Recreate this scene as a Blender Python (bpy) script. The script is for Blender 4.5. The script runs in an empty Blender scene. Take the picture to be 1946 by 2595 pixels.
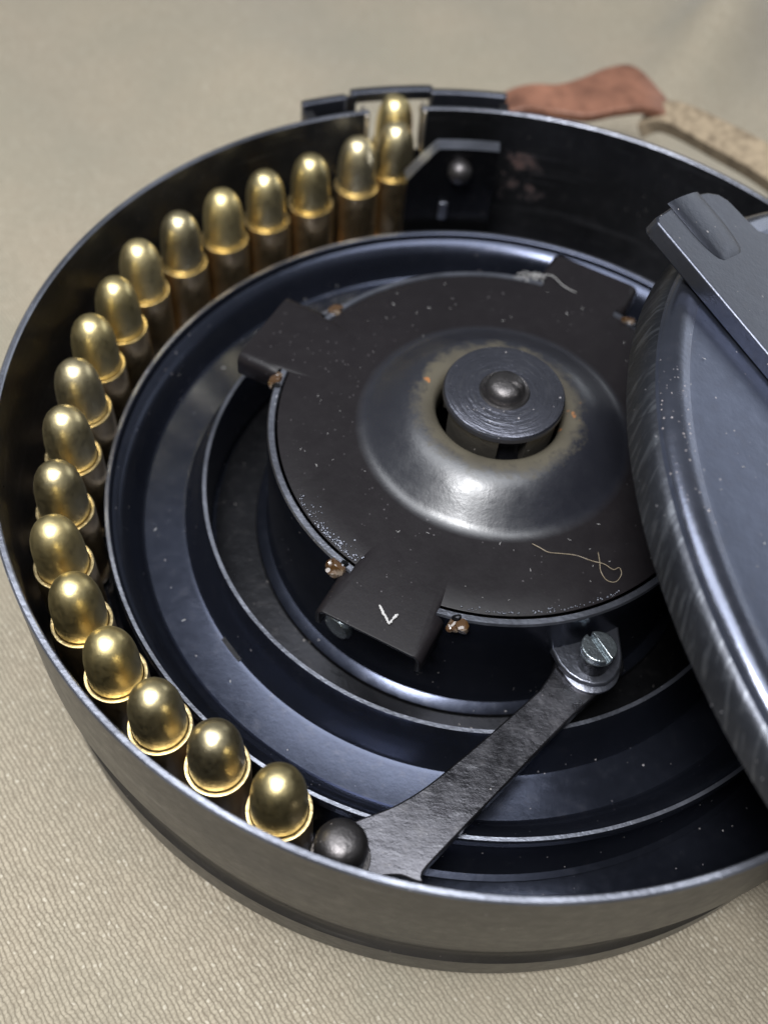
import bpy, bmesh, math, random
from mathutils import Vector, Matrix
random.seed(7)
S = 0.084                      # metres per modelling unit (unit = drum radius)
sc = bpy.context.scene
C = sc.collection
PI = math.pi

# ------------------------------------------------------------------ camera
FW = Vector((0.0, 0.5759957, -0.81745272)); RT = Vector((0.99323223, 0.09494332, 0.06689921)); UP = Vector((-0.11614533, 0.81192039, 0.5720975))
CAM = Vector((-0.19994697, -1.47015559, 1.65050797))
cd = bpy.data.cameras.new("camera"); cam = bpy.data.objects.new("camera", cd); C.objects.link(cam)
cam.matrix_world = Matrix(((RT.x, UP.x, -FW.x, CAM.x*S), (RT.y, UP.y, -FW.y, CAM.y*S), (RT.z, UP.z, -FW.z, CAM.z*S), (0, 0, 0, 1)))
cd.sensor_fit = 'HORIZONTAL'; cd.sensor_width = 36.0; cd.lens = 36.0*2723.2/1946.0
cd.clip_start = 0.005; cd.clip_end = 50.0
cd.dof.use_dof = True; cd.dof.focus_distance = 1.98*S; cd.dof.aperture_fstop = 17.0
sc.camera = cam

# ------------------------------------------------------------------ world + lamps (indoor: overhead panel and a window)
w = bpy.data.worlds.new("World"); sc.world = w; w.use_nodes = True
bg = w.node_tree.nodes["Background"]; bg.inputs[0].default_value = (0.86, 0.92, 1.0, 1); bg.inputs[1].default_value = 0.2

def area_lamp(name, pos, target, size, size_y, power, col):
    ld = bpy.data.lights.new(name, 'AREA'); ld.shape = 'RECTANGLE'; ld.size = size*S; ld.size_y = size_y*S
    ld.energy = power; ld.color = col
    o = bpy.data.objects.new(name, ld); C.objects.link(o)
    o.location = Vector(pos)*S
    o.rotation_euler = (Vector(target)-Vector(pos)).to_track_quat('-Z', 'Y').to_euler()
    return o
area_lamp("ceiling_panel", (-1.2, 0.1, 6.6), (-0.2, -0.1, 0), 3.2, 7.6, 3.3, (0.93, 0.96, 1.0))
area_lamp("ceiling_lamp", (-1.2, -2.75, 6.3), (0, 0, 0), 1.7, 1.7, 4.5, (0.97, 0.98, 1.0))
area_lamp("window_light", (7.5, 6.5, 1.9), (0, 0.3, 0), 8.0, 3.4, 1.0, (0.9, 0.95, 1.0))

sc.view_settings.view_transform = 'Standard'; sc.view_settings.look = 'None'
sc.view_settings.exposure = 0.0; sc.view_settings.gamma = 1.0

# ------------------------------------------------------------------ helpers
def mesh_obj(name, bm, mats, parent=None, smooth=35, loc=None):
    me = bpy.data.meshes.new(name)
    bmesh.ops.recalc_face_normals(bm, faces=bm.faces[:])
    bm.to_mesh(me); bm.free()
    me.transform(Matrix.Scale(S, 4))
    for m in (mats if isinstance(mats, (list, tuple)) else [mats]): me.materials.append(m)
    if smooth:
        for p in me.polygons: p.use_smooth = True
        me.set_sharp_from_angle(angle=math.radians(smooth))
    o = bpy.data.objects.new(name, me); C.objects.link(o)
    if parent: o.parent = parent
    if loc: o.location = Vector(loc)*S
    return o
def thing(name, label, cat, loc=(0, 0, 0), group=None):
    o = bpy.data.objects.new(name, None); C.objects.link(o); o.location = Vector(loc)*S
    o.empty_display_size = 0.01
    o['label'] = label; o['category'] = cat
    if group: o['group'] = group
    return o
def tag(o, label, cat, group=None):
    o['label'] = label; o['category'] = cat
    if group: o['group'] = group
    return o
def lathe(bm, prof, n=180, c=(0, 0), closed=False, a0=0.0, a1=2*PI, mats=None, skip=None, mat=Matrix.Identity(4)):
    """prof: (r, z) list. Full turn unless a0/a1 given."""
    full = abs((a1-a0)-2*PI) < 1e-6
    cnt = n if full else n+1
    rows = []
    for r, z in prof:
        if r < 1e-6:
            v = bm.verts.new(mat @ Vector((c[0], c[1], z))); rows.append([v]*cnt)
        else:
            rows.append([bm.verts.new(mat @ Vector((c[0]+r*math.cos(a0+(a1-a0)*i/n), c[1]+r*math.sin(a0+(a1-a0)*i/n), z))) for i in range(cnt)])
    m = len(prof)
    for j in range(m if closed else m-1):
        A = rows[j]; B = rows[(j+1) % m]
        for i in range(n):
            k = (i+1) % cnt
            if skip and skip(j, a0+(a1-a0)*(i+0.5)/n): continue
            vs = []
            for v in (A[i], A[k], B[k], B[i]):
                if v not in vs: vs.append(v)
            if len(vs) >= 3:
                f = bm.faces.new(vs)
                if mats: f.material_index = mats[j]
    if not full and closed:
        for e in (0, cnt-1):
            try: bm.faces.new([rows[j][e] for j in range(m)])
            except ValueError: pass
    return rows
def prism(bm, pts, z0, z1, mat=Matrix.Identity(4)):
    a = [bm.verts.new(mat @ Vector((x, y, z0))) for x, y in pts]; b = [bm.verts.new(mat @ Vector((x, y, z1))) for x, y in pts]
    n = len(pts)
    bm.faces.new(a[::-1]); bm.faces.new(b)
    for i in range(n): bm.faces.new((a[i], a[(i+1) % n], b[(i+1) % n], b[i]))
def bevel(o, wdt, seg=2, ang=40):
    m = o.modifiers.new("bevel", 'BEVEL'); m.width = wdt*S; m.segments = seg; m.limit_method = 'ANGLE'; m.angle_limit = math.radians(ang)
    m.harden_normals = False
    return o
def smoothpts(P, k=6):
    """Catmull-Rom through 3D points"""
    P = [Vector(p) for p in P]; out = []
    for i in range(len(P)-1):
        p0 = P[max(i-1, 0)]; p1 = P[i]; p2 = P[i+1]; p3 = P[min(i+2, len(P)-1)]
        for j in range(k):
            t = j/k
            out.append(0.5*((2*p1)+(p2-p0)*t+(2*p0-5*p1+4*p2-p3)*t*t+(3*p1-p0-3*p2+p3)*t**3))
    out.append(P[-1]); return out
def tube(bm, pts, r, seg=6):
    pts = [Vector(p) for p in pts]; rings = []
    for i, p in enumerate(pts):
        d = (pts[min(i+1, len(pts)-1)]-pts[max(i-1, 0)]).normalized()
        a = d.cross(Vector((0, 0, 1)));  a = a.normalized() if a.length > 1e-4 else Vector((1, 0, 0)); b = d.cross(a)
        rr = r*(0.35 if i in (0, len(pts)-1) else 1)
        rings.append([bm.verts.new(p+a*rr*math.cos(2*PI*k/seg)+b*rr*math.sin(2*PI*k/seg)) for k in range(seg)])
    for A, B in zip(rings, rings[1:]):
        for k in range(seg): bm.faces.new((A[k], A[(k+1) % seg], B[(k+1) % seg], B[k]))
    bm.faces.new(rings[0]); bm.faces.new(rings[-1][::-1])

# ------------------------------------------------------------------ materials
class NT:
    def __init__(s, name):
        s.m = bpy.data.materials.new(name); s.m.use_nodes = True
        s.t = s.m.node_tree; s.n = s.t.nodes; s.l = s.t.links
        s.b = s.n["Principled BSDF"]
        tc = s.n.new("ShaderNodeTexCoord"); mp = s.n.new("ShaderNodeMapping"); mp.inputs['Scale'].default_value = (1/S,)*3
        s.l.new(tc.outputs['Object'], mp.inputs[0]); s.co = mp.outputs[0]
    def noise(s, scale, detail=4, rough=0.55, co=None, dist=0.0):
        t = s.n.new("ShaderNodeTexNoise"); t.inputs['Scale'].default_value = scale; t.inputs['Detail'].default_value = detail
        t.inputs['Roughness'].default_value = rough; t.inputs['Distortion'].default_value = dist
        s.l.new(co or s.co, t.inputs['Vector']); return t.outputs['Fac']
    def voro(s, scale, co=None, out='Distance', feat='F1'):
        t = s.n.new("ShaderNodeTexVoronoi"); t.feature = feat; t.inputs['Scale'].default_value = scale
        s.l.new(co or s.co, t.inputs['Vector']); return t.outputs[out]
    def stretch(s, v):
        mp = s.n.new("ShaderNodeMapping"); mp.inputs['Scale'].default_value = v; s.l.new(s.co, mp.inputs[0]); return mp.outputs[0]
    def ramp(s, src, a, b, lo=0.0, hi=1.0):
        r = s.n.new("ShaderNodeMapRange"); r.inputs[1].default_value = a; r.inputs[2].default_value = b
        r.inputs[3].default_value = lo; r.inputs[4].default_value = hi; s.l.new(src, r.inputs[0]); return r.outputs[0]
    def math(s, op, a, b=None, c=None):
        r = s.n.new("ShaderNodeMath"); r.operation = op
        for i, v in enumerate((a, b, c)):
            if v is None: continue
            if isinstance(v, (int, float)): r.inputs[i].default_value = v
            else: s.l.new(v, r.inputs[i])
        return r.outputs[0]
    def mix(s, fac, a, b):
        r = s.n.new("ShaderNodeMix"); r.data_type = 'RGBA'
        for i, v in ((0, fac), (6, a), (7, b)):
            if isinstance(v, (int, float)): r.inputs[i].default_value = v
            elif isinstance(v, tuple): r.inputs[i].default_value = (*v, 1)
            else: s.l.new(v, r.inputs[i])
        return r.outputs[2]
    def bump(s, h, strength, dist, prev=None):
        r = s.n.new("ShaderNodeBump"); r.inputs['Strength'].default_value = strength; r.inputs['Distance'].default_value = dist*S
        s.l.new(h, r.inputs['Height'])
        if prev is not None: s.l.new(prev, r.inputs['Normal'])
        return r.outputs[0]
    def set(s, k, v):
        i = s.b.inputs[k]
        if isinstance(v, (int, float)): i.default_value = v
        elif isinstance(v, tuple): i.default_value = (*v, 1)
        else: s.l.new(v, i)
    def sep(s, co=None):
        r = s.n.new("ShaderNodeSeparateXYZ"); s.l.new(co or s.co, r.inputs[0]); return r.outputs
    def specks(s, scale, keep, size):
        """small isolated dust grains: voronoi cells, only a share of them, wobbly outline"""
        t = s.n.new("ShaderNodeTexVoronoi"); t.inputs['Scale'].default_value = scale; s.l.new(s.co, t.inputs['Vector'])
        sx = s.n.new("ShaderNodeSeparateColor"); s.l.new(t.outputs['Color'], sx.inputs[0])
        on = s.math('GREATER_THAN', sx.outputs[0], 1-keep)
        rad = s.math('MULTIPLY', sx.outputs[1], size)
        d = s.math('LESS_THAN', t.outputs['Distance'], rad)
        return s.math('MULTIPLY', on, d)

def steel(name, base, metallic=0.92, rough=0.28, rvar=0.05, spk=0.10, tint=(0.5, 0.45, 0.42), grain=0.15, brush=None, spec=0.5, rust=None, patch=0.12, mottle=0.05):
    k = NT(name)
    n1 = k.noise(3.0, 5, 0.6); n2 = k.noise(38, 4, 0.6); n3 = k.noise(220, 2)
    dark = tuple(c*(1-patch) for c in base); light = tuple(min(1, c*(1+patch)) for c in base)
    col = k.mix(k.ramp(n1, 0.35, 0.68), dark, light)
    col = k.mix(k.math('MULTIPLY', k.ramp(n2, 0.55, 0.75), mottle), col, tuple(c*0.75 for c in tint))
    d = k.specks(62, spk, 0.17); d2 = k.specks(150, spk, 0.26)
    dd = k.math('MAXIMUM', k.math('MULTIPLY', d, k.ramp(k.noise(9, 2), 0.48, 0.62)), k.math('MULTIPLY', d2, k.ramp(n1, 0.42, 0.58)))
    col = k.mix(k.math('MULTIPLY', dd, 0.55), col, tint)
    if rust:
        rf = k.math('MULTIPLY', k.ramp(k.noise(11, 5, 0.7), 0.56, 0.66), rust); col = k.mix(rf, col, (0.16, 0.06, 0.035))
        k.set('Metallic', k.math('MULTIPLY', k.math('SUBTRACT', 1, k.math('MAXIMUM', rf, dd)), metallic))
    else: k.set('Metallic', k.math('MULTIPLY', k.math('SUBTRACT', 1, dd), metallic))
    k.set('Base Color', col)
    r = k.math('ADD', k.ramp(n2, 0.3, 0.7, rough-rvar*0.5, rough+rvar*0.5), k.ramp(n1, 0.3, 0.7, -rvar*0.5, rvar*0.5))
    k.set('Roughness', k.math('MAXIMUM', r, k.math('MULTIPLY', dd, 0.8)))
    k.set('Specular IOR Level', spec)
    nb = k.bump(k.noise(90, 3, 0.6), grain, 0.004)
    nb = k.bump(n3, grain*0.7, 0.0015, nb)
    if brush == 'ring':
        x, y, z = k.sep()
        rr = k.math('SQRT', k.math('ADD', k.math('MULTIPLY', x, x), k.math('MULTIPLY', y, y)))
        cx = k.n.new("ShaderNodeCombineXYZ"); k.l.new(k.math('MULTIPLY', rr, 130), cx.inputs[0])
        an = k.math('ARCTAN2', y, x); k.l.new(k.math('MULTIPLY', an, 1.4), cx.inputs[1])
        rn = k.noise(1.0, 3, 0.6, co=cx.outputs[0])
        nb = k.bump(rn, 0.5, 0.004, nb)
        k.set('Base Color', k.mix(k.math('MULTIPLY', k.ramp(rn, 0.55, 0.72), 0.35), col, (0.22, 0.22, 0.23)))
    elif brush:
        bn = k.noise(1.0, 3, 0.6, co=k.stretch(brush)); nb = k.bump(bn, 0.12, 0.003, nb)
        k.set('Base Color', k.mix(k.math('MULTIPLY', k.ramp(bn, 0.6, 0.75), 0.25), col, (0.3, 0.3, 0.32)))
    k.set('Normal', nb)
    return k

BLUE = (0.06, 0.066, 0.088)
m_steel = steel("blued_steel", BLUE, rough=0.28).m
k = steel("blued_steel_wall", (0.052, 0.052, 0.056), rough=0.34, patch=0.3, rvar=0.1, spk=0.06, brush=(3, 3, 40))
x, y, z = k.sep(); an = k.math('ARCTAN2', y, x); rad = k.math('SQRT', k.math('ADD', k.math('MULTIPLY', x, x), k.math('MULTIPLY', y, y)))
box = k.math('MULTIPLY', k.math('MULTIPLY', k.ramp(an, 1.36, 1.50), k.ramp(an, 1.575, 1.56)), k.math('MULTIPLY', k.math('MULTIPLY', k.ramp(z, -0.29, -0.25), k.ramp(z, -0.06, -0.12)), k.ramp(rad, 0.992, 0.990)))
rust = k.math('MULTIPLY', k.ramp(k.math('ADD', k.noise(16, 5, 0.7), k.math('MULTIPLY', box, 0.25)), 0.72, 0.84), box)
k.set('Base Color', k.mix(k.math('MULTIPLY', rust, 0.45), k.b.inputs['Base Color'].links[0].from_socket, (0.12, 0.055, 0.04)))
k.set('Metallic', k.math('MULTIPLY', 0.88, k.math('SUBTRACT', 1, rust))); m_wall = k.m
m_black = steel("black_oiled_steel", (0.03, 0.03, 0.033), rough=0.3, spk=0.06).m
m_rotor = steel("blued_steel_rotor", (0.055, 0.062, 0.088), rough=0.24, spk=0.05, grain=0.04).m
m_lid = steel("blued_steel_lid", (0.108, 0.121, 0.168), rough=0.36, rvar=0.12, patch=0.2, spk=0.05, grain=0.1).m
m_bar = steel("grey_blued_bar", (0.08, 0.085, 0.105), rough=0.36, spk=0.08).m
m_edge = steel("worn_edge_steel", (0.23, 0.24, 0.28), rough=0.34, spk=0.2, tint=(0.5, 0.5, 0.52), grain=0.25, patch=0.45).m
m_arm = steel("worn_arm_steel", (0.1, 0.098, 0.108), rough=0.31, rvar=0.16, spk=0.08, grain=0.13, patch=0.55, mottle=0.12, tint=(0.3, 0.28, 0.27), brush=(14, 60, 26)).m
m_dark = steel("dark_pin_steel", (0.105, 0.098, 0.098), rough=0.42, rvar=0.12, spk=0.1, grain=0.3, patch=0.3).m
m_knob = steel("turned_knob_steel", (0.13, 0.133, 0.16), rough=0.3, spk=0.14, brush='ring').m
m_lip = steel('bare_lip_steel', (0.5, 0.45, 0.38), rough=0.42, spk=0.0).m
m_lug = steel('brown_lug_steel', (0.24, 0.22, 0.19), rough=0.42, grain=0.3).m
m_screw = steel("bright_screw_steel", (0.32, 0.36, 0.38), rough=0.28, spk=0.1, grain=0.4).m

# brown-black oiled cover plate, with a rubbed dirty ring near the hub
k = steel("oiled_cover_plate", (0.0095, 0.008, 0.009), metallic=0.0, rough=0.4, rvar=0.1, spk=0.18, tint=(0.14, 0.13, 0.135), spec=0.17, grain=0.08, mottle=0.02)
x, y, z = k.sep(); xx = k.math('SUBTRACT', x, 0.01)
rad = k.math('SQRT', k.math('ADD', k.math('MULTIPLY', xx, xx), k.math('MULTIPLY', y, y)))
cone = k.math('MULTIPLY', k.ramp(rad, 0.295, 0.275), k.ramp(rad, 0.15, 0.17))
edgen = k.math('ADD', rad, k.ramp(k.noise(30, 5, 0.75), 0.3, 0.7, -0.02, 0.02))
rub = k.math('MULTIPLY', k.ramp(edgen, 0.188, 0.158), k.ramp(k.noise(5, 3), 0.3, 0.6, 0.45, 1.0))
oldcol = k.b.inputs['Base Color'].links[0].from_socket
c1 = k.mix(cone, oldcol, (0.012, 0.0125, 0.017))
c1 = k.mix(rub, c1, (0.075, 0.066, 0.048))
c1 = k.mix(k.math('MULTIPLY', rub, k.ramp(k.noise(34, 3), 0.69, 0.74)), c1, (0.26, 0.11, 0.04))
k.set('Base Color', c1)
k.set('Metallic', 0.0); k.set('Specular IOR Level', k.math('ADD', 0.2, k.math('MULTIPLY', k.math('MULTIPLY', cone, 0.62), k.math('SUBTRACT', 1, rub))))
k.set('Roughness', k.math('ADD', k.math('SUBTRACT', k.ramp(k.noise(30, 4), 0.3, 0.7, 0.36, 0.46), k.math('MULTIPLY', cone, 0.08)), k.math('MULTIPLY', rub, 0.2)))
m_cap = k.m

k = NT("brass_bullet")
n = k.noise(6, 4, 0.6); n2 = k.noise(70, 3, 0.6)
col = k.mix(k.ramp(n, 0.3, 0.7), (0.68, 0.56, 0.30), (0.80, 0.68, 0.39)); col = k.mix(k.math('MULTIPLY', k.ramp(n2, 0.52, 0.7), 0.18), col, (0.54, 0.42, 0.2))
oi = k.n.new("ShaderNodeObjectInfo"); rv = oi.outputs['Random']
hs = k.n.new("ShaderNodeHueSaturation"); k.l.new(col, hs.inputs['Color']); k.l.new(k.ramp(rv, 0, 1, 0.86, 1.08), hs.inputs['Value']); k.l.new(k.ramp(k.math('FRACT', k.math('MULTIPLY', rv, 7.3)), 0, 1, 0.85, 1.12), hs.inputs['Saturation'])
k.set('Base Color', hs.outputs[0]); k.set('Metallic', 1.0); k.set('Roughness', k.math('ADD', k.ramp(n2, 0.3, 0.7, 0.34, 0.44), k.ramp(k.math('FRACT', k.math('MULTIPLY', rv, 3.7)), 0, 1, -0.03, 0.05)))
x, y, z = k.sep()
zr = k.n.new("ShaderNodeCombineXYZ"); k.l.new(k.math('MULTIPLY', z, 90), zr.inputs[2]); k.l.new(x, zr.inputs[0])
nb = k.bump(k.noise(170, 2, 0.6), 0.14, 0.002); nb = k.bump(k.noise(1.0, 2, 0.5, co=zr.outputs[0]), 0.07, 0.003, nb); k.set('Normal', nb)
m_bullet = k.m
k = NT("brass_case")
n = k.noise(5, 4, 0.6); n2 = k.noise(60, 3)
col = k.mix(k.ramp(n, 0.3, 0.7), (0.66, 0.48, 0.27), (0.78, 0.60, 0.36))
k.set('Base Color', col); k.set('Metallic', 1.0); k.set('Roughness', k.ramp(n2, 0.3, 0.7, 0.28, 0.4)); k.set('Normal', k.bump(n2, 0.1, 0.002))
m_case = k.m
k = NT("bright_brass_mouth")
k.set('Base Color', (0.74, 0.58, 0.3)); k.set('Metallic', 1.0); k.set('Roughness', k.ramp(k.noise(60, 3), 0.3, 0.7, 0.25, 0.42)); k.set('Normal', k.bump(k.noise(80, 2), 0.3, 0.003))
m_mouth = k.m

k = NT("khaki_twill")
x, y, z = k.sep()
wob = k.noise(14, 3, 0.5); wob2 = k.noise(3.1, 3, 0.5)
ux = k.math('ADD', k.math('ADD', k.math('MULTIPLY', x, 0.743/0.0102), k.math('MULTIPLY', y, 0.669/0.0102)), k.math('ADD', k.math('MULTIPLY', wob, 1.6), k.math('MULTIPLY', k.noise(90, 2), 0.9)))
uf = k.math('FRACT', ux); ui = k.math('FLOOR', ux)
vy = k.math('ADD', k.math('ADD', k.math('MULTIPLY', x, 0.669/0.0085), k.math('MULTIPLY', y, -0.743/0.0085)), k.math('ADD', k.math('MULTIPLY', ui, 0.37), k.math('ADD', k.math('MULTIPLY', wob2, 5.0), k.math('MULTIPLY', k.noise(85, 2), 1.3))))
vf = k.math('FRACT', vy); vi = k.math('FLOOR', vy)
hx = k.math('SINE', k.math('MULTIPLY', uf, PI)); hy = k.math('SINE', k.math('MULTIPLY', vf, PI))
hh = k.math('MULTIPLY', k.math('POWER', hx, 0.8), k.math('ADD', 0.68, k.math('MULTIPLY', hy, 0.32)))
cell = k.n.new("ShaderNodeCombineXYZ"); k.l.new(ui, cell.inputs[0]); k.l.new(vi, cell.inputs[1])
wn = k.n.new("ShaderNodeTexWhiteNoise"); wn.noise_dimensions = '2D'; k.l.new(cell.outputs[0], wn.inputs['Vector'])
rnd = wn.outputs['Value']
hh2 = k.math('ADD', k.math('MULTIPLY', hh, k.math('ADD', 0.7, k.math('MULTIPLY', rnd, 0.5))), k.math('MULTIPLY', k.noise(230, 4, 0.75), 0.6))
col = k.mix(k.ramp(hh2, 0.25, 1.25), (0.155, 0.128, 0.091), (0.378, 0.329, 0.248))
col = k.mix(k.math('MULTIPLY', k.math('GREATER_THAN', rnd, 0.95), k.ramp(hh, 0.65, 0.95, 0, 0.38)), col, (0.66, 0.62, 0.52))
col = k.mix(k.ramp(k.noise(1.7, 4, 0.6), 0.35, 0.65, 0, 0.5), col, (0.245, 0.225, 0.17))
col = k.mix(k.math('MULTIPLY', k.ramp(k.noise(5, 4, 0.6), 0.45, 0.75), 0.2), col, (0.36, 0.29, 0.21))
k.set('Base Color', col); k.set('Roughness', 0.85); k.set('Specular IOR Level', 0.25)
k.set('Sheen Weight', 0.15)
k.set('Normal', k.bump(hh2, 0.55, 0.0035))
m_cloth = k.m

k = NT("brown_leather")
n = k.noise(9, 5, 0.65)
k.set('Base Color', k.mix(k.ramp(n, 0.3, 0.72), (0.095, 0.040, 0.024), (0.285, 0.13, 0.08))); k.set('Roughness', 0.5); k.set('Normal', k.bump(k.noise(60, 4, 0.6), 0.5, 0.006))
m_leather = k.m
k = NT("tan_webbing")
x, y, z = k.sep()
ch = k.voro(44, co=k.stretch((1, 1, 1)))
k.set('Base Color', k.mix(k.math('MULTIPLY', k.ramp(ch, 0.1, 0.8), k.ramp(k.noise(20, 4, 0.7), 0.3, 0.7)), (0.30, 0.235, 0.155), (0.10, 0.072, 0.045))); k.set('Roughness', 0.9)
k.set('Normal', k.bump(ch, -0.9, 0.012))
m_web = k.m
k = NT("amber_grease")
n = k.noise(24, 4, 0.6)
k.set('Base Color', k.mix(k.ramp(n, 0.5, 0.75), (0.07, 0.034, 0.012), (0.30, 0.25, 0.2))); k.set('Roughness', 0.16); k.set('Specular IOR Level', 0.8)  # pale noise patches paint highlights into the dark amber
k.set('Transmission Weight', 0.15); k.set('Coat Weight', 0.6); k.set('Coat Roughness', 0.08)
m_grease = k.m
k = NT("grey_lint"); k.set('Base Color', (0.42, 0.41, 0.40)); k.set('Roughness', 0.8); m_lint = k.m
k = NT("brown_hair"); k.set('Base Color', (0.27, 0.22, 0.15)); k.set('Roughness', 0.45); m_hair = k.m

# ------------------------------------------------------------------ cloth the drum lies on
ZT = -0.576
bm = bmesh.new()
def cz(x, y):
    r = math.hypot(x, y)
    f = min(1.0, max(0.0, (r-1.25)/0.8))
    z = 0.075*math.sin(1.9*x+0.8*y+0.4)*math.sin(0.9*y-0.5*x+1.0)+0.035*math.sin(2.7*x-1.6*y)+0.06*math.sin(5.3*x+2.6*y+1.0)*math.sin(1.3*y+0.7*x)
    d = (x-0.82)*0.89-(y-2.34)*0.45                  # a soft fold far right behind the strap
    z += 0.27*math.exp(-(d/0.17)**2)*min(1, max(0, (y-1.75)*1.5))
    return ZT + (z*f if y > 0 else z*0.15*f)
xs = [-16, -11, -7, -5, -4]+[(-3+0.06*i) for i in range(101)]+[4, 5, 7, 11, 16]
ys = [-14, -9, -6, -4, -3]+[(-2.2+0.06*i) for i in range(97)]+[4.2, 5, 7, 10, 15, 20]
grid = [[bm.verts.new((x, y, cz(x, y))) for x in xs] for y in ys]
for j in range(len(ys)-1):
    for i in range(len(xs)-1): bm.faces.new((grid[j][i], grid[j][i+1], grid[j+1][i+1], grid[j+1][i]))
o = mesh_obj("ground_cloth", bm, m_cloth, smooth=180); o['kind'] = 'structure'

# ------------------------------------------------------------------ drum magazine
drum = thing("drum_magazine", "open round black steel drum magazine on khaki cloth with its mechanism showing", "drum magazine", (0, 0, 0))
SL0, SL1 = math.radians(102.8), math.radians(111.2)
prof = [(0.5, -0.43), (0.78, -0.428), (0.962, -0.42), (0.970, -0.40), (0.980, -0.295), (0.984, -0.275), (0.984, -0.13), (0.987, -0.003), (0.9895, 0.0), (0.9975, 0.0),
        (1.001, -0.003), (1.001, -0.13), (1.001, -0.275), (0.997, -0.288), (0.975, -0.42), (0.978, -0.44), (0.987, -0.455), (0.986, -0.54), (0.978, -0.566), (0.955, -0.575), (0.3, -0.575)]
mi = [0]*(len(prof)-1); mi[7] = mi[8] = mi[9] = 1; mi[0] = mi[1] = mi[2] = 2
bm = bmesh.new()
lathe(bm, prof, 360, mats=mi, skip=lambda j, a: (6 <= j <= 10 and SL0 < a % (2*PI) < SL1))
mesh_obj("drum_body", bm, [m_wall, m_edge, m_rotor], drum, 30)

# cut faces and lips of the feed slot
for an, sg in ((SL0, -1), (SL1, 1)):
    bm = bmesh.new(); a = an+sg*0.004
    lathe(bm, [(0.980, -0.13), (0.980, -0.004), (1.03, -0.006), (1.03, -0.13)], 2, closed=True, a0=a-0.005, a1=a+0.005)
    bevel(mesh_obj("feed_lip", bm, m_lip, drum, 30), 0.004)
# feed mouth bracket behind the wall
bm = bmesh.new()
lathe(bm, [(1.070, -0.010), (1.070, -0.30), (1.093, -0.30), (1.093, -0.010)], 24, closed=True, a0=math.radians(90.3), a1=SL0-0.032)
lathe(bm, [(1.070, -0.010), (1.070, -0.30), (1.093, -0.30), (1.093, -0.010)], 24, closed=True, a0=SL1+0.03, a1=math.radians(119.3))
mouth = mesh_obj("feed_mouth", bm, m_bar, drum, 30); bevel(mouth, 0.005)
bm = bmesh.new()
lathe(bm, [(1.104, -0.024), (1.104, -0.055), (1.130, -0.055), (1.130, -0.024)], 24, closed=True, a0=math.radians(100.4), a1=math.radians(111.8))
bevel(mesh_obj("mouth_bridge", bm, m_bar, mouth, 30), 0.005)
for a0, a1 in ((100.4, 101.0), (111.3, 112.9)):
    bm = bmesh.new(); lathe(bm, [(1.0945, -0.026), (1.0945, -0.30), (1.1025, -0.30), (1.1025, -0.026)], 3, closed=True, a0=math.radians(a0), a1=math.radians(a1))
    mesh_obj("mouth_cheek", bm, m_bar, mouth, 30)
for a0, a1 in ((91.25, 102.6), (112.0, 118.15)):
    bm = bmesh.new(); lathe(bm, [(1.003, -0.045), (1.003, -0.055), (1.0645, -0.055), (1.0645, -0.045)], 12, closed=True, a0=math.radians(a0), a1=math.radians(a1))
    mesh_obj("mouth_floor", bm, m_black, mouth, 30)
for a0, a1 in ((89.9, 91.2), (118.2, 119.6)):
    bm = bmesh.new(); lathe(bm, [(1.003, -0.025), (1.003, -0.30), (1.0645, -0.30), (1.0645, -0.025)], 3, closed=True, a0=math.radians(a0), a1=math.radians(a1))
    mesh_obj("mouth_web", bm, m_wall, mouth, 30)

# stop plate inside the wall, right of the last round
bm = bmesh.new()
N = 30; top = []; rows = []
for i in range(N+1):
    dg = 106.6+(91.2-106.6)*i/N; a = math.radians(dg)
    zt = -0.012 if dg < 101.6 else -0.012-(dg-101.6)/5.0*0.092
    rows.append([bm.verts.new((r*math.cos(a), r*math.sin(a), z)) for r, z in ((0.838, zt), (0.878, zt), (0.878, -0.42), (0.838, -0.42))])
for A, B in zip(rows, rows[1:]):
    for q in range(4):
        f = bm.faces.new((A[q], A[(q+1) % 4], B[(q+1) % 4], B[q])); f.material_index = 1 if q == 0 else 0
bm.faces.new(rows[0]); bm.faces.new(rows[-1][::-1])
stop = mesh_obj("stop_plate", bm, [m_black, m_edge], drum, 30)
# a shelf tying the plate to the wall at its right end, the domed rivet and the small tongue below it
a = math.radians(97.6); rd = Vector((-math.cos(a), -math.sin(a), 0)); pos = Vector((0.8375*math.cos(a), 0.8375*math.sin(a), -0.07))
M = Matrix.Translation(pos) @ rd.to_track_quat('Z', 'Y').to_matrix().to_4x4()
bm = bmesh.new(); lathe(bm, [(0.03, -0.002), (0.032, 0.012), (0.029, 0.026), (0.02, 0.036), (0.008, 0.041), (0, 0.042)], 28, mat=M); mesh_obj("rivet", bm, m_dark, stop, 60)
a = math.radians(99.6)
bm = bmesh.new(); lathe(bm, [(0.826, -0.17), (0.826, -0.225), (0.8375, -0.225), (0.8375, -0.17)], 3, closed=True, a0=a-0.012, a1=a+0.014); bevel(mesh_obj("tongue", bm, m_edge, stop, 30), 0.003)
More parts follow.
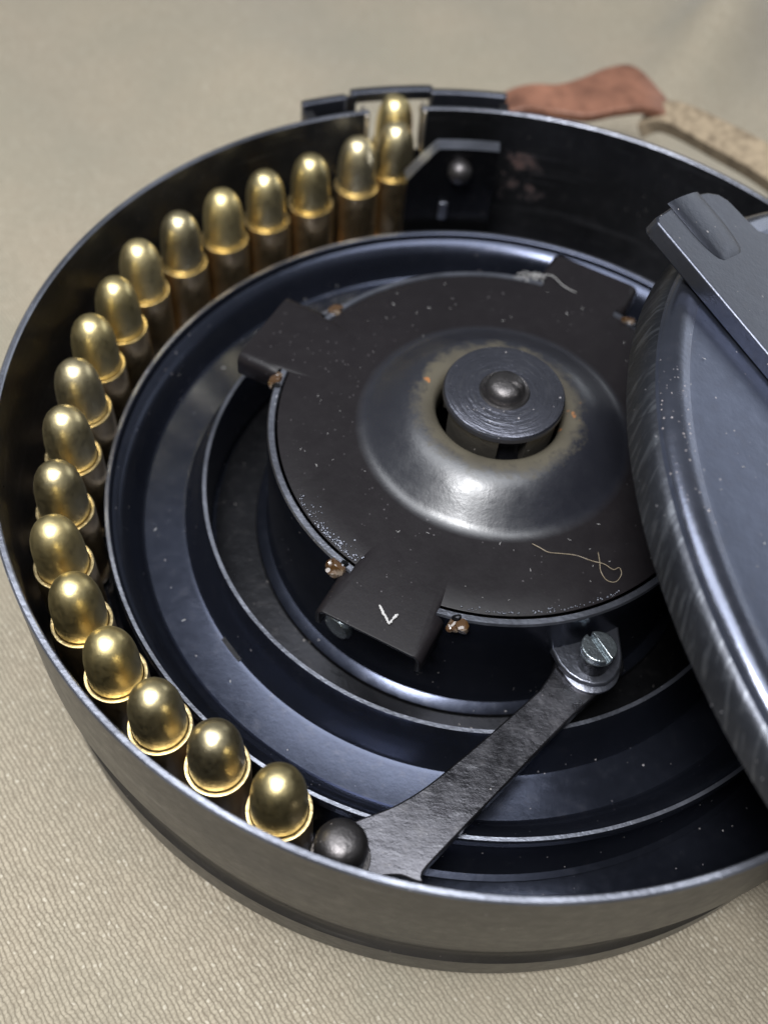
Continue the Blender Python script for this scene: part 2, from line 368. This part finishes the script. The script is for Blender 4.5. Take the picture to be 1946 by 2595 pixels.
# track ring with its spiral-looking inner wall
bm = bmesh.new()
prof = [(0.600, -0.4155), (0.6015, -0.256), (0.6035, -0.250), (0.6115, -0.250), (0.615, -0.256), (0.632, -0.300), (0.651, -0.343), (0.657, -0.350),
        (0.666, -0.3515), (0.740, -0.3505), (0.745, -0.3505), (0.750, -0.3475), (0.755, -0.340), (0.761, -0.326), (0.767, -0.311), (0.774, -0.2965), (0.782, -0.2845), (0.791, -0.2755), (0.799, -0.270), (0.8045, -0.2675), (0.8075, -0.251),
        (0.8105, -0.249), (0.8175, -0.249), (0.8205, -0.253), (0.821, -0.272), (0.812, -0.288), (0.803, -0.305), (0.800, -0.33), (0.803, -0.365), (0.813, -0.395), (0.828, -0.414), (0.84, -0.4185)]
mi = [0]*(len(prof)-1)
for j in (2, 21): mi[j] = 1
lathe(bm, prof, 300, c=(0.003, -0.006), mats=mi)
mesh_obj("track_ring", bm, [m_rotor, m_edge], drum, 24)
for a0, a1 in ((-139.5, -134.0),):     # raised black strip, its colour standing in for a slit's dark gap
    bm = bmesh.new(); lathe(bm, [(0.6555, -0.346), (0.664, -0.3495), (0.664, -0.353), (0.6555, -0.353)], 8, closed=True, a0=math.radians(a0), a1=math.radians(a1))
    mesh_obj("slit_shade_strip", bm, m_black, drum, 30)
# spring housing (central drum) with base flange and moat floor
bm = bmesh.new()
prof = [(0.457, -0.16), (0.459, -0.084), (0.4615, -0.0795), (0.4725, -0.0795), (0.4755, -0.084), (0.477, -0.16), (0.478, -0.375), (0.484, -0.392), (0.497, -0.398), (0.506, -0.404), (0.509, -0.4145), (0.6, -0.4175)]
lathe(bm, prof, 240, c=(0.01, -0.001), mats=[0, 1, 1, 1, 0, 0, 0, 0, 0, 2, 2])
housing = mesh_obj("spring_housing", bm, [m_rotor, m_edge, m_black], drum, 24)

# cover plate with four channel tabs
bm = bmesh.new()
R0, W, D = 0.4545, 0.090, 0.566
cen = (0.01, 0.0)
tabs = [157.7, 247.9, -23.6, 66.6]
angs = []
for t in tabs:
    a1 = math.asin(W/R0); a2 = math.atan2(W, D)
    for q in [-a1-1e-4]+[-(a1+(a2-a1)*i/4) for i in range(5)]+[(-a2+2*a2*i/8) for i in range(1, 8)]+[(a2+(a1-a2)*i/4) for i in range(5)]+[a1+1e-4]:
        angs.append((math.radians(t)+q) % (2*PI))
def inside(a):
    for t in tabs:
        q = (a-math.radians(t)+PI) % (2*PI)-PI
        if abs(q) <= math.asin(W/R0)+1e-9: return q
    return None
for i in range(200):
    a = 2*PI*i/200
    if inside(a) is None: angs.append(a)
angs.sort()
outer = []; info = []
for a in angs:
    q = inside(a); r = R0
    if q is not None:
        r = max(R0, min(D/math.cos(q), W/max(1e-6, abs(math.sin(q)))))
    outer.append(bm.verts.new((cen[0]+r*math.cos(a), cen[1]+r*math.sin(a), -0.078))); info.append((a, q, r))
cp = [(0.40, -0.077), (0.33, -0.077), (0.296, -0.0768), (0.284, -0.0755), (0.274, -0.0720), (0.264, -0.0660), (0.246, -0.0530), (0.226, -0.0385), (0.207, -0.0260), (0.192, -0.0185), (0.177, -0.0133), (0.162, -0.0108), (0.149, -0.0112), (0.139, -0.0145), (0.1315, -0.023), (0.128, -0.04), (0.128, -0.085)]
prev = outer; n = len(angs)
for r, z in cp:
    row = [bm.verts.new((cen[0]+r*math.cos(a), cen[1]+r*math.sin(a), z)) for a in angs]
    for i in range(n): bm.faces.new((prev[i], prev[(i+1) % n], row[(i+1) % n], row[i]))
    prev = row
# bent flanges along both sides of every tab
for t in tabs:
    T = math.radians(t); er = Vector((math.cos(T), math.sin(T), 0)); et = Vector((-math.sin(T), math.cos(T), 0)); o0 = Vector((cen[0], cen[1], 0))
    for sg in (-1, 1):
        edge = [(v, i) for v, i in zip(outer, info) if i[1] is not None and math.cos(i[0]-T) > 0.9 and i[1]*sg > 0 and abs(abs(i[2]*math.sin(i[1]))-W) < 2e-3 and i[2]*math.cos(i[1]) > 0.462]
        edge.sort(key=lambda e: e[1][2])
        row = [e[0] for e in edge]; br = 0.020
        for st in (1, 2, 3, 4, 5):
            if st <= 4: th = st/4*PI/2; dx = br*math.sin(th); dz = -br*(1-math.cos(th))
            else: dx = br; dz = -br-0.034
            new = [bm.verts.new(v.co.copy()) for v in [e[0] for e in edge]]
            for q, (nv, e) in enumerate(zip(new, edge)):
                nv.co = e[0].co+et*sg*dx+Vector((0, 0, dz+(0.018 if st == 5 and q == 0 else 0)))
            for i in range(len(row)-1):
                bm.faces.new((row[i], row[i+1], new[i+1], new[i]) if sg < 0 else (row[i+1], row[i], new[i], new[i+1]))
            row = new
o = mesh_obj("cover_plate", bm, m_cap, drum, 32)
s_ = o.modifiers.new("sheet", 'SOLIDIFY'); s_.thickness = 0.011*S; s_.offset = -1.0
wn_ = o.modifiers.new('shade', 'WEIGHTED_NORMAL'); wn_.keep_sharp = True; wn_.weight = 80

# hub knob
bm = bmesh.new()
kp = [(0, 0.0335), (0.05, 0.0335), (0.116, 0.0345), (0.1215, 0.033), (0.1245, 0.028), (0.1242, 0.017), (0.121, 0.0125), (0.110, 0.012), (0.104, 0.008), (0.098, -0.035), (0.098, -0.10)]
lathe(bm, kp, 120)
knob = mesh_obj("hub_knob", bm, m_knob, drum, 28, loc=(0.0135, 0.002, 0))
bm = bmesh.new(); lathe(bm, [(0.052, 0.0338), (0.049, 0.0375), (0.045, 0.0355), (0.041, 0.034), (0.0405, 0.040), (0.0385, 0.050), (0.032, 0.0575), (0.019, 0.0618), (0, 0.063)], 48)
for v in bm.verts:
    if v.co.x > 0.018 and abs(v.co.y+v.co.x*0.4) < 0.006 and v.co.z > 0.05: v.co.z -= 0.006
mesh_obj("boss", bm, m_dark, knob, 60)
for a0, a1 in ((205, 268), (296, 350), (20, 75), (110, 170)):     # castle lugs under the knob
    bm = bmesh.new()
    lathe(bm, [(0.1, 0.010), (0.1185, 0.0115), (0.1185, -0.02), (0.117, -0.062), (0.1, -0.062)], 10, closed=True, a0=math.radians(a0), a1=math.radians(a1))
    mesh_obj("knob_lug", bm, m_lug, knob, 30)
# pivot bracket, arm, pin, screw
bm = bmesh.new()
tabp = [(0.150, -0.452), (0.158, -0.466), (0.168, -0.487), (0.185, -0.506), (0.207, -0.519), (0.233, -0.524), (0.258, -0.518), (0.275, -0.503), (0.287, -0.480), (0.291, -0.455), (0.285, -0.387), (0.165, -0.449)]
prism(bm, tabp, -0.198, -0.178)
piv = bevel(mesh_obj("pivot_bracket", bm, m_edge, drum, 30), 0.004, 2)
bm = bmesh.new(); lathe(bm, [(0.056, -0.1995), (0.056, -0.193), (0.048, -0.190), (0.02, -0.190)], 40, c=(0.232, -0.478)); mesh_obj("washer", bm, m_edge, piv, 30)
tilt = Matrix.Translation((0.232, -0.478, -0.19)) @ Matrix.Rotation(math.radians(-4), 4, 'X')
bm = bmesh.new(); lathe(bm, [(0.030, -0.02), (0.030, 0.0555)], 36, mat=tilt)
mesh_obj("screw_shank", bm, m_black, piv, 40)
bm = bmesh.new()
hr, h0, h1, sw, sd = 0.0345, 0.056, 0.072, 0.005, 0.012
for sg in (-1, 1):     # two half heads with the slot between them
    a = math.asin(sw/hr); pts = [(hr*math.cos(t), hr*math.sin(t)) for t in [a+(PI-2*a)*i/20 for i in range(21)]]
    rot = Matrix.Rotation(math.radians(-58)+(0 if sg > 0 else PI), 4, 'Z')
    prism(bm, pts, h0, h1, tilt @ rot)
lathe(bm, [(0.034, h0-0.002), (0.034, h0+0.0005), (0, h0+0.0005)], 36, mat=tilt)
bevel(mesh_obj("screw_head", bm, m_screw, piv, 30), 0.003, 2)

bm = bmesh.new()
AO = [(0.135, -0.536), (0.049, -0.632), (-0.046, -0.732), (-0.085, -0.768), (-0.123, -0.796), (-0.164, -0.818), (-0.20, -0.836), (-0.236, -0.850), (-0.254, -0.872), (-0.258, -0.895), (-0.246, -0.918), (-0.215, -0.932), (-0.165, -0.936), (-0.135, -0.922), (-0.10, -0.916), (-0.075, -0.922), (-0.060, -0.922), (-0.062, -0.906), (-0.032, -0.866), (0.038, -0.779), (0.090, -0.715), (0.188, -0.594), (0.250, -0.527), (0.284, -0.496), (0.300, -0.462), (0.285, -0.425), (0.25, -0.405), (0.205, -0.412), (0.172, -0.445), (0.16, -0.49)]
AOs = [(p.x, p.y) for p in smoothpts([(x, y, 0) for x, y in AO]+[(AO[0][0], AO[0][1], 0)], 3)][:-1]
prism(bm, AOs, -0.232, -0.2005)
arm = bevel(mesh_obj("follower_arm", bm, m_arm, drum, 30), 0.005, 2)
bm = bmesh.new()
lathe(bm, [(0.043, -0.41), (0.0435, -0.185), (0.0455, -0.165), (0.0465, -0.148), (0.0455, -0.134), (0.0415, -0.120), (0.033, -0.110), (0.019, -0.1045), (0, -0.103)], 48, c=(-0.206, -0.897))
mesh_obj("follower_pin", bm, m_dark, arm, 60)
bm = bmesh.new()
lathe(bm, [(0.03, -0.195), (0.052, -0.1985), (0.0565, -0.206), (0.0565, -0.26), (0.03, -0.262)], 40, c=(-0.206, -0.897)); mesh_obj("pin_collar", bm, m_dark, arm, 40)
bm = bmesh.new()       # leaf springs showing under the arm's outer corner
for q in range(3):
    tube(bm, [(p.x, p.y, -0.212-0.010*q) for p in smoothpts([(-0.165, -0.942, 0), (-0.13, -0.929-0.004*q, 0), (-0.098, -0.925-0.004*q, 0), (-0.07, -0.932, 0)], 4)], 0.0035, 6)
mesh_obj("leaf_spring", bm, m_edge, arm, 60)
bm = bmesh.new()   # rivet on the housing just below the front tab
a = math.radians(-124.8); dirv = Vector((math.cos(a), math.sin(a), 0)); pos = Vector((0.01, 0, 0))+dirv*0.4775+Vector((0, 0, -0.295))
M = Matrix.Translation(pos) @ dirv.to_track_quat('Z', 'Y').to_matrix().to_4x4()
lathe(bm, [(0.033, -0.003), (0.033, 0.008), (0.028, 0.014), (0, 0.015)], 24, mat=M); mesh_obj("housing_rivet", bm, m_screw, housing, 40)

# ------------------------------------------------------------------ cartridges
CASE = [(0.030, -0.236), (0.0595, -0.236), (0.0605, -0.234), (0.0605, -0.2215), (0.0585, -0.219), (0.0525, -0.216), (0.0525, -0.206), (0.0592, -0.198), (0.0602, -0.19), (0.0594, -0.06), (0.0591, -0.005), (0.0588, -0.0015), (0.0580, 0.0), (0.0550, 0.0005), (0.0520, 0.0), (0.0505, -0.004), (0.0500, -0.02)]
BUL = [(0.0492, -0.03), (0.0500, 0.010), (0.0502, 0.032), (0.0498, 0.052), (0.0485, 0.073), (0.0459, 0.092), (0.0418, 0.108), (0.0362, 0.1205), (0.0292, 0.130), (0.0213, 0.1365), (0.0131, 0.1402), (0.0060, 0.1415), (0, 0.1418)]
BP = [(-0.281, 0.936), (-0.373, 0.857), (-0.482, 0.763), (-0.584, 0.686), (-0.675, 0.594), (-0.758, 0.492), (-0.829, 0.384), (-0.853, 0.254), (-0.875, 0.129), (-0.874, -0.001), (-0.865, -0.129),
      (-0.845, -0.268), (-0.812, -0.399), (-0.746, -0.517), (-0.657, -0.617), (-0.556, -0.705), (-0.440, -0.768), (-0.320, -0.834)]
BP = BP[::-1]
ORD = ["nearest", "second", "third", "fourth", "fifth", "sixth", "seventh", "eighth", "ninth", "tenth", "eleventh", "twelfth", "thirteenth", "fourteenth", "fifteenth", "sixteenth", "seventeenth", "eighteenth"]
LBL = {0: "brass round standing right beside the dark follower pin, nearest the viewer", 17: "brass round standing just in front of the feed slot, against the black stop plate",
       16: "brass round second from the feed slot, in the row along the back wall"}
ct = thing("cartridge", "", "cartridge", group="brass rounds standing in the drum")
mc = bmesh.new(); lathe(mc, CASE, 56, mats=[0]*10+[1]*6); c0 = mesh_obj("case", mc, [m_case, m_mouth], ct, 40)
mb = bmesh.new(); lathe(mb, BUL, 56); b0 = mesh_obj("bullet", mb, m_bullet, ct, 60)
def put(i, x, y, z, lab):
    if i == 0: r = ct
    else:
        r = ct.copy(); C.objects.link(r)
        for ch in (c0, b0):
            c = ch.copy(); C.objects.link(c); c.parent = r
    r.location = Vector((x, y, z))*S; r.rotation_euler = (random.uniform(-.012, .012), random.uniform(-.012, .012), random.uniform(0, 6.28)); r['label'] = lab
ZM = -0.176
for i, (x, y) in enumerate(BP):
    lab = LBL.get(i) or ("brass round %s from the follower pin in the curved row along the left wall" % ORD[i] if i < 9 else "brass round %s from the feed slot in the curved row along the drum wall" % ORD[17-i])
    put(i, x, y, ZM+random.uniform(-.003, .003), lab)
put(18, -0.294, 1.040, -0.168, "brass round standing inside the feed slot in the wall, farthest from the viewer")

# ------------------------------------------------------------------ lid leaning on the drum's right rim
LC = Vector((1.11248, -0.24916, -0.15274)); LN = Vector((0.402671, 0.018303, 0.915162)).normalized()
ex = Vector((1, 0, -0.44)).normalized(); ey = LN.cross(ex).normalized()
lid = thing("lid", "round blue-black steel lid tilted against the drum's right rim, flat bar across it", "lid")
lid.matrix_world = Matrix(((ex.x, ey.x, LN.x, LC.x*S), (ex.y, ey.y, LN.y, LC.y*S), (ex.z, ey.z, LN.z, LC.z*S), (0, 0, 0, 1)))
k = steel("scuffed_lid_skirt", (0.055, 0.058, 0.068), rough=0.38, spk=0.05, grain=0.2, patch=0.3, tint=(0.45, 0.43, 0.44))
x, y, z = k.sep(); an = k.math('ARCTAN2', y, x)
cx = k.n.new("ShaderNodeCombineXYZ"); k.l.new(k.math('ADD', k.math('MULTIPLY', an, 62), k.math('MULTIPLY', z, 70)), cx.inputs[0]); k.l.new(k.math('MULTIPLY', z, 14), cx.inputs[1])
st = k.noise(1.0, 4, 0.6, co=cx.outputs[0]); old = k.b.inputs['Base Color'].links[0].from_socket
k.set('Base Color', k.mix(k.math('MULTIPLY', k.ramp(st, 0.52, 0.6), 0.4), old, (0.2, 0.21, 0.23)))
m_skirt = k.m
k = steel("lid_wear_ring", (0.13, 0.14, 0.18), rough=0.24, spk=0.4, grain=0.1, patch=0.25, tint=(0.62, 0.52, 0.46)); m_wear = k.m
bm = bmesh.new()
prof = [(0.982, 0.002), (0.985, 0.0), (0.998, 0.0), (1.001, 0.003), (0.999, 0.03), (0.994, 0.05), (0.989, 0.058), (0.985, 0.062), (0.983, 0.068), (0.979, 0.077), (0.971, 0.084), (0.958, 0.0885), (0.945, 0.0895), (0.932, 0.0885), (0.918, 0.089), (0.6, 0.0905), (0, 0.091)]
lathe(bm, prof, 300, mats=[1, 1, 1, 1, 1, 1, 1, 0, 2, 2, 2, 2, 2, 0, 0, 0])
lathe(bm, [(0.982, 0.002), (0.965, 0.06), (0.94, 0.074), (0, 0.076)], 300)
mesh_obj("lid_plate", bm, [m_lid, m_skirt, m_wear], lid, 26)
# flat bar: u along the bar, v across
bd = Vector((0.735, -0.678, 0)).normalized(); bn = Vector((-bd.y, bd.x, 0))
org = Vector((-1.012, 0.420, 0))
def BU(u, v): p = org+bd*u+bn*v; return (p.x, p.y)
bm = bmesh.new()
barp = [BU(0.012, 0), BU(0.0, 0.012), BU(-0.004, 0.05), BU(-0.012, 0.11), BU(-0.018, 0.17), BU(-0.012, 0.23), BU(0.0, 0.262), BU(0.02, 0.278), BU(0.045, 0.282), BU(0.075, 0.285), BU(0.105, 0.292), BU(0.118, 0.31), BU(0.135, 0.345), BU(0.155, 0.352), BU(1.9, 0.352), BU(1.9, 0)]
prism(bm, barp, 0.0925, 0.128)
bar = bevel(mesh_obj("latch_bar", bm, m_bar, lid, 30), 0.004, 2)
# pressed rib at the bar's end: a half-round bump open at the end
bm = bmesh.new()
nu, nv = 18, 14; g = []
for i in range(nu+1):
    u = -0.017+0.15*i/nu; row = []
    for j in range(nv+1):
        t = -1+2*j/nv; fall = math.sqrt(max(0.0, 1-max(0.0, (i/nu-0.45)/0.55)**2))
        h = 0.009*math.sqrt(max(0.0, 1-t*t))*fall
        p = org+bd*u+bn*(0.135+t*0.062*(0.55+0.45*fall)); row.append(bm.verts.new((p.x, p.y, 0.1285+h)))
    g.append(row)
for i in range(nu):
    for j in range(nv): bm.faces.new((g[i][j], g[i+1][j], g[i+1][j+1], g[i][j+1]))
bm.faces.new([v for v in g[0]])
mesh_obj("pressed_rib", bm, m_bar, bar, 50)

# ------------------------------------------------------------------ carrying strap
def ribbon(bm, A, B, th, k=8, nw=6, sag=0.0):
    A = smoothpts(A, k); B = smoothpts(B, k); rows = []
    for a, b in zip(A, B):
        rows.append([a.lerp(b, j/nw)+Vector((0, 0, -sag*(1-(2*j/nw-1)**2))) for j in range(nw+1)])
    vt = []
    for i, r in enumerate(rows):
        r2 = rows[min(i+1, len(rows)-1)]; r1 = rows[max(i-1, 0)]
        nrm = (r[-1]-r[0]).cross(r2[nw//2]-r1[nw//2]).normalized()
        vt.append([bm.verts.new(p+nrm*th/2) for p in r]+[bm.verts.new(p-nrm*th/2) for p in r[::-1]])
    m = len(vt[0])
    for P, Q in zip(vt, vt[1:]):
        for q in range(m): bm.faces.new((P[q], P[(q+1) % m], Q[(q+1) % m], Q[q]))
    bm.faces.new(vt[0]); bm.faces.new(vt[-1][::-1])
strap = thing("carrying_strap", "blurred carrying strap behind the drum, red-brown leather end joined to tan woven webbing", "strap")
bm = bmesh.new()
ribbon(bm, [(-0.16, 1.16, -0.34), (0.03, 1.27, -0.20), (0.15, 1.30, -0.20), (0.25, 1.30, -0.20), (0.34, 1.33, -0.19), (0.43, 1.355, -0.19), (0.53, 1.36, -0.23)],
       [(-0.18, 1.30, -0.34), (0.03, 1.40, -0.21), (0.17, 1.44, -0.20), (0.24, 1.475, -0.19), (0.32, 1.535, -0.185), (0.40, 1.545, -0.185), (0.51, 1.42, -0.22)], 0.028)
bevel(mesh_obj("leather_end", bm, m_leather, strap, 50), 0.006)
bm = bmesh.new()
ribbon(bm, [(0.42, 1.355, -0.26), (0.48, 1.34, -0.225), (0.61, 1.225, -0.21), (0.77, 1.085, -0.21), (0.99, 0.865, -0.26), (1.3, 0.6, -0.5), (1.7, 0.5, -0.55)],
       [(0.45, 1.41, -0.24), (0.52, 1.41, -0.20), (0.66, 1.30, -0.18), (0.83, 1.16, -0.18), (1.05, 0.96, -0.24), (1.38, 0.75, -0.5), (1.75, 0.68, -0.55)], 0.05)
bevel(mesh_obj("webbing", bm, m_web, strap, 50), 0.006)
bm = bmesh.new()
A = []; B = []
for i, dg in enumerate((146, 150, 154, 158, 162, 166)):
    a = math.radians(dg); rr = 1.035+0.022*math.sin(i/5*PI); A.append((rr*math.cos(a), rr*math.sin(a), -0.24)); B.append(((rr+0.006)*math.cos(a), (rr+0.006)*math.sin(a), -0.118+0.03*math.sin(i/5*PI)))
ribbon(bm, A, B, 0.02)
tag(bevel(mesh_obj("leather_tab", bm, m_leather, None, 50), 0.005), "pinkish brown leather strip peeking out behind the drum's left rim", "leather strip")

# ------------------------------------------------------------------ grease and lint on the cover plate
def lump(name, pts, label, cat="grease lump", grp="amber grease lumps in the notches of the cover plate", mat=None):
    t = thing(name, label, cat, (pts[0][0], pts[0][1], pts[0][2]), grp)
    for q, (x, y, z, r) in enumerate(pts):
        bm = bmesh.new(); dx, dy, dz = (x-pts[0][0])*0.62, (y-pts[0][1])*0.62, (z-pts[0][2])*0.62
        bmesh.ops.create_icosphere(bm, subdivisions=2, radius=r*1.05, matrix=Matrix.Translation((dx, dy, dz)))
        c = Vector((dx, dy, dz)); ax = [Vector((random.gauss(0, 1), random.gauss(0, 1), random.gauss(0, 1))).normalized() for _ in range(9)]; cut = [random.uniform(0.5, 0.95)*r for _ in ax]
        for v in bm.verts:                      # chip flats off the ball so it breaks like hard old grease
            for a, h in zip(ax, cut):
                d = (v.co-c).dot(a)
                if d > h: v.co -= a*(d-h)*0.92
        mesh_obj("grease_chip", bm, m_grease if q % 3 != 2 else m_black, t, 28)
lump("grease_lump", [(-0.362, 0.287, -0.080, 0.016), (-0.350, 0.302, -0.082, 0.011), (-0.345, 0.283, -0.074, 0.007)], "pale amber grease lump at the upper notch of the left tab")
lump("grease_lump", [(-0.462, 0.058, -0.086, 0.017), (-0.457, 0.080, -0.082, 0.011), (-0.455, 0.037, -0.088, 0.012)], "golden grease lump in the dark notch under the left tab's bent side")
lump("grease_lump", [(-0.275, -0.392, -0.082, 0.017), (-0.296, -0.376, -0.085, 0.013), (-0.257, -0.381, -0.076, 0.010), (-0.283, -0.408, -0.086, 0.010), (-0.30, -0.40, -0.09, 0.008)], "amber grease cluster at the left notch of the front tab")
lump("grease_lump", [(-0.036, -0.487, -0.084, 0.017), (-0.058, -0.478, -0.084, 0.011), (-0.047, -0.462, -0.076, 0.010), (-0.066, -0.489, -0.088, 0.009), (-0.05, -0.492, -0.088, 0.009)], "amber grease cluster at the right notch of the front tab")
lump("grease_lump", [(0.300, 0.366, -0.080, 0.013), (0.318, 0.357, -0.082, 0.012), (0.333, 0.345, -0.08, 0.009)], "brown grease lump beside the rear tab, close to the lid's edge")
# oily crumbs along the front-left rim of the plate: uncountable
bm = bmesh.new()
for i in range(230):
    dg = random.choice([random.uniform(212, 237), random.uniform(218, 236), random.uniform(264, 305)]); a = math.radians(dg); rr = 0.4535-abs(random.gauss(0, 0.010 if dg < 240 else 0.004))
    r = random.uniform(0.0008, 0.0026)
    bmesh.ops.create_icosphere(bm, subdivisions=1, radius=r, matrix=Matrix.Translation((0.01+rr*math.cos(a), rr*math.sin(a), -0.0765)))
o = mesh_obj("oil_crumbs", bm, m_edge, None, 60); o['kind'] = 'stuff'; o['label'] = "fine glistening oily crumbs along the front edge of the cover plate"; o['category'] = "dirt"

hp = [(0.093, -0.289), (0.108, -0.299), (0.125, -0.307), (0.150, -0.304), (0.179, -0.302), (0.21, -0.311), (0.233, -0.318), (0.250, -0.330), (0.262, -0.323), (0.267, -0.335), (0.256, -0.352), (0.238, -0.352), (0.226, -0.336), (0.224, -0.315), (0.222, -0.292)]
bm = bmesh.new(); tube(bm, smoothpts([(x, y, -0.0735+0.004*math.sin(i*1.1)) for i, (x, y) in enumerate(hp)], 6), 0.00065, 6)
tag(mesh_obj("stray_hair", bm, m_hair, None, 60), "thin pale curled hair lying on the front of the dark cover plate", "hair")
bm = bmesh.new()
for q in range(26):
    t = q/25; x, y = (-0.188+0.021*t/0.6, -0.467-0.035*t/0.6) if t < 0.6 else (-0.167+0.013*(t-0.6)/0.4, -0.502+0.020*(t-0.6)/0.4)
    bmesh.ops.create_icosphere(bm, subdivisions=1, radius=random.uniform(0.0014, 0.0036), matrix=Matrix.Translation((x+random.uniform(-.001, .001), y, -0.074)))
tag(mesh_obj("lint_fleck", bm, m_lint, None, 60), "small white tick-shaped fleck of lint on the front tab", "lint")
bm = bmesh.new()
for q in range(22):
    x0, y0 = 0.060+random.uniform(0, .05), 0.462+random.uniform(-.010, .008); a = random.uniform(0, 6.28); L = random.uniform(.010, .035)
    tube(bm, smoothpts([(x0, y0, -0.072), (x0+L*.4*math.cos(a)+random.uniform(-.01, .01), y0+L*.25*math.sin(a), -0.066+random.uniform(-.003, .006)), (x0+L*math.cos(a), y0+L*.6*math.sin(a), -0.071)], 5), 0.0005, 5)
tube(bm, smoothpts([(0.09, 0.465, -0.068), (0.125, 0.468, -0.064), (0.155, 0.444, -0.070), (0.185, 0.430, -0.073)], 6), 0.0007, 5)
tag(mesh_obj("fluff_tuft", bm, m_lint, None, 60), "tuft of pale fluff at the rear edge of the cover plate", "fluff")
# loose dust fibres on plate and lid
def fibres(name, n, place, label, L0=0.006, L1=0.02, rad=0.0009):
    bm = bmesh.new()
    for q in range(n):
        p, ax, ay = place(); a = random.uniform(0, 6.28); L = random.uniform(L0, L1); cv = random.uniform(-.5, .5)*L
        d = ax*math.cos(a)+ay*math.sin(a); e = ay*math.cos(a)-ax*math.sin(a)
        tube(bm, [p-d*L/2, p+e*cv*0.4, p+d*L/2], random.uniform(.5, 1.2)*rad, 4)
    o = mesh_obj(name, bm, m_lint, None, 60); o['kind'] = 'stuff'; o['label'] = label; o['category'] = "dust"
def on_cap():
    while True:
        a = random.uniform(0, 6.28); r = random.uniform(0.29, 0.45)
        return Vector((0.01+r*math.cos(a), r*math.sin(a), -0.0755)), Vector((1, 0, 0)), Vector((0, 1, 0))
fibres("dust_fibres", 60, on_cap, "scattered pale dust fibres on the dark cover plate", 0.002, 0.010, 0.0006)
def on_lid():
    a = random.uniform(2.2, 4.6); r = random.uniform(0.35, 0.91); p = LC+ex*r*math.cos(a)+ey*r*math.sin(a)+LN*0.0912
    return p, ex, ey
fibres("lid_dust", 40, on_lid, "a few pale dust fibres on the tilted lid", 0.003, 0.016, 0.0009)
def on_ring():
    a = random.uniform(0, 6.28); r = random.uniform(0.69, 0.74)
    return Vector((r*math.cos(a), r*math.sin(a)-0.006, -0.316)), Vector((1, 0, 0)), Vector((0, 1, 0))
fibres("track_dust", 24, on_ring, "pale dust fibres on the flat of the track ring", 0.002, 0.010, 0.0009)
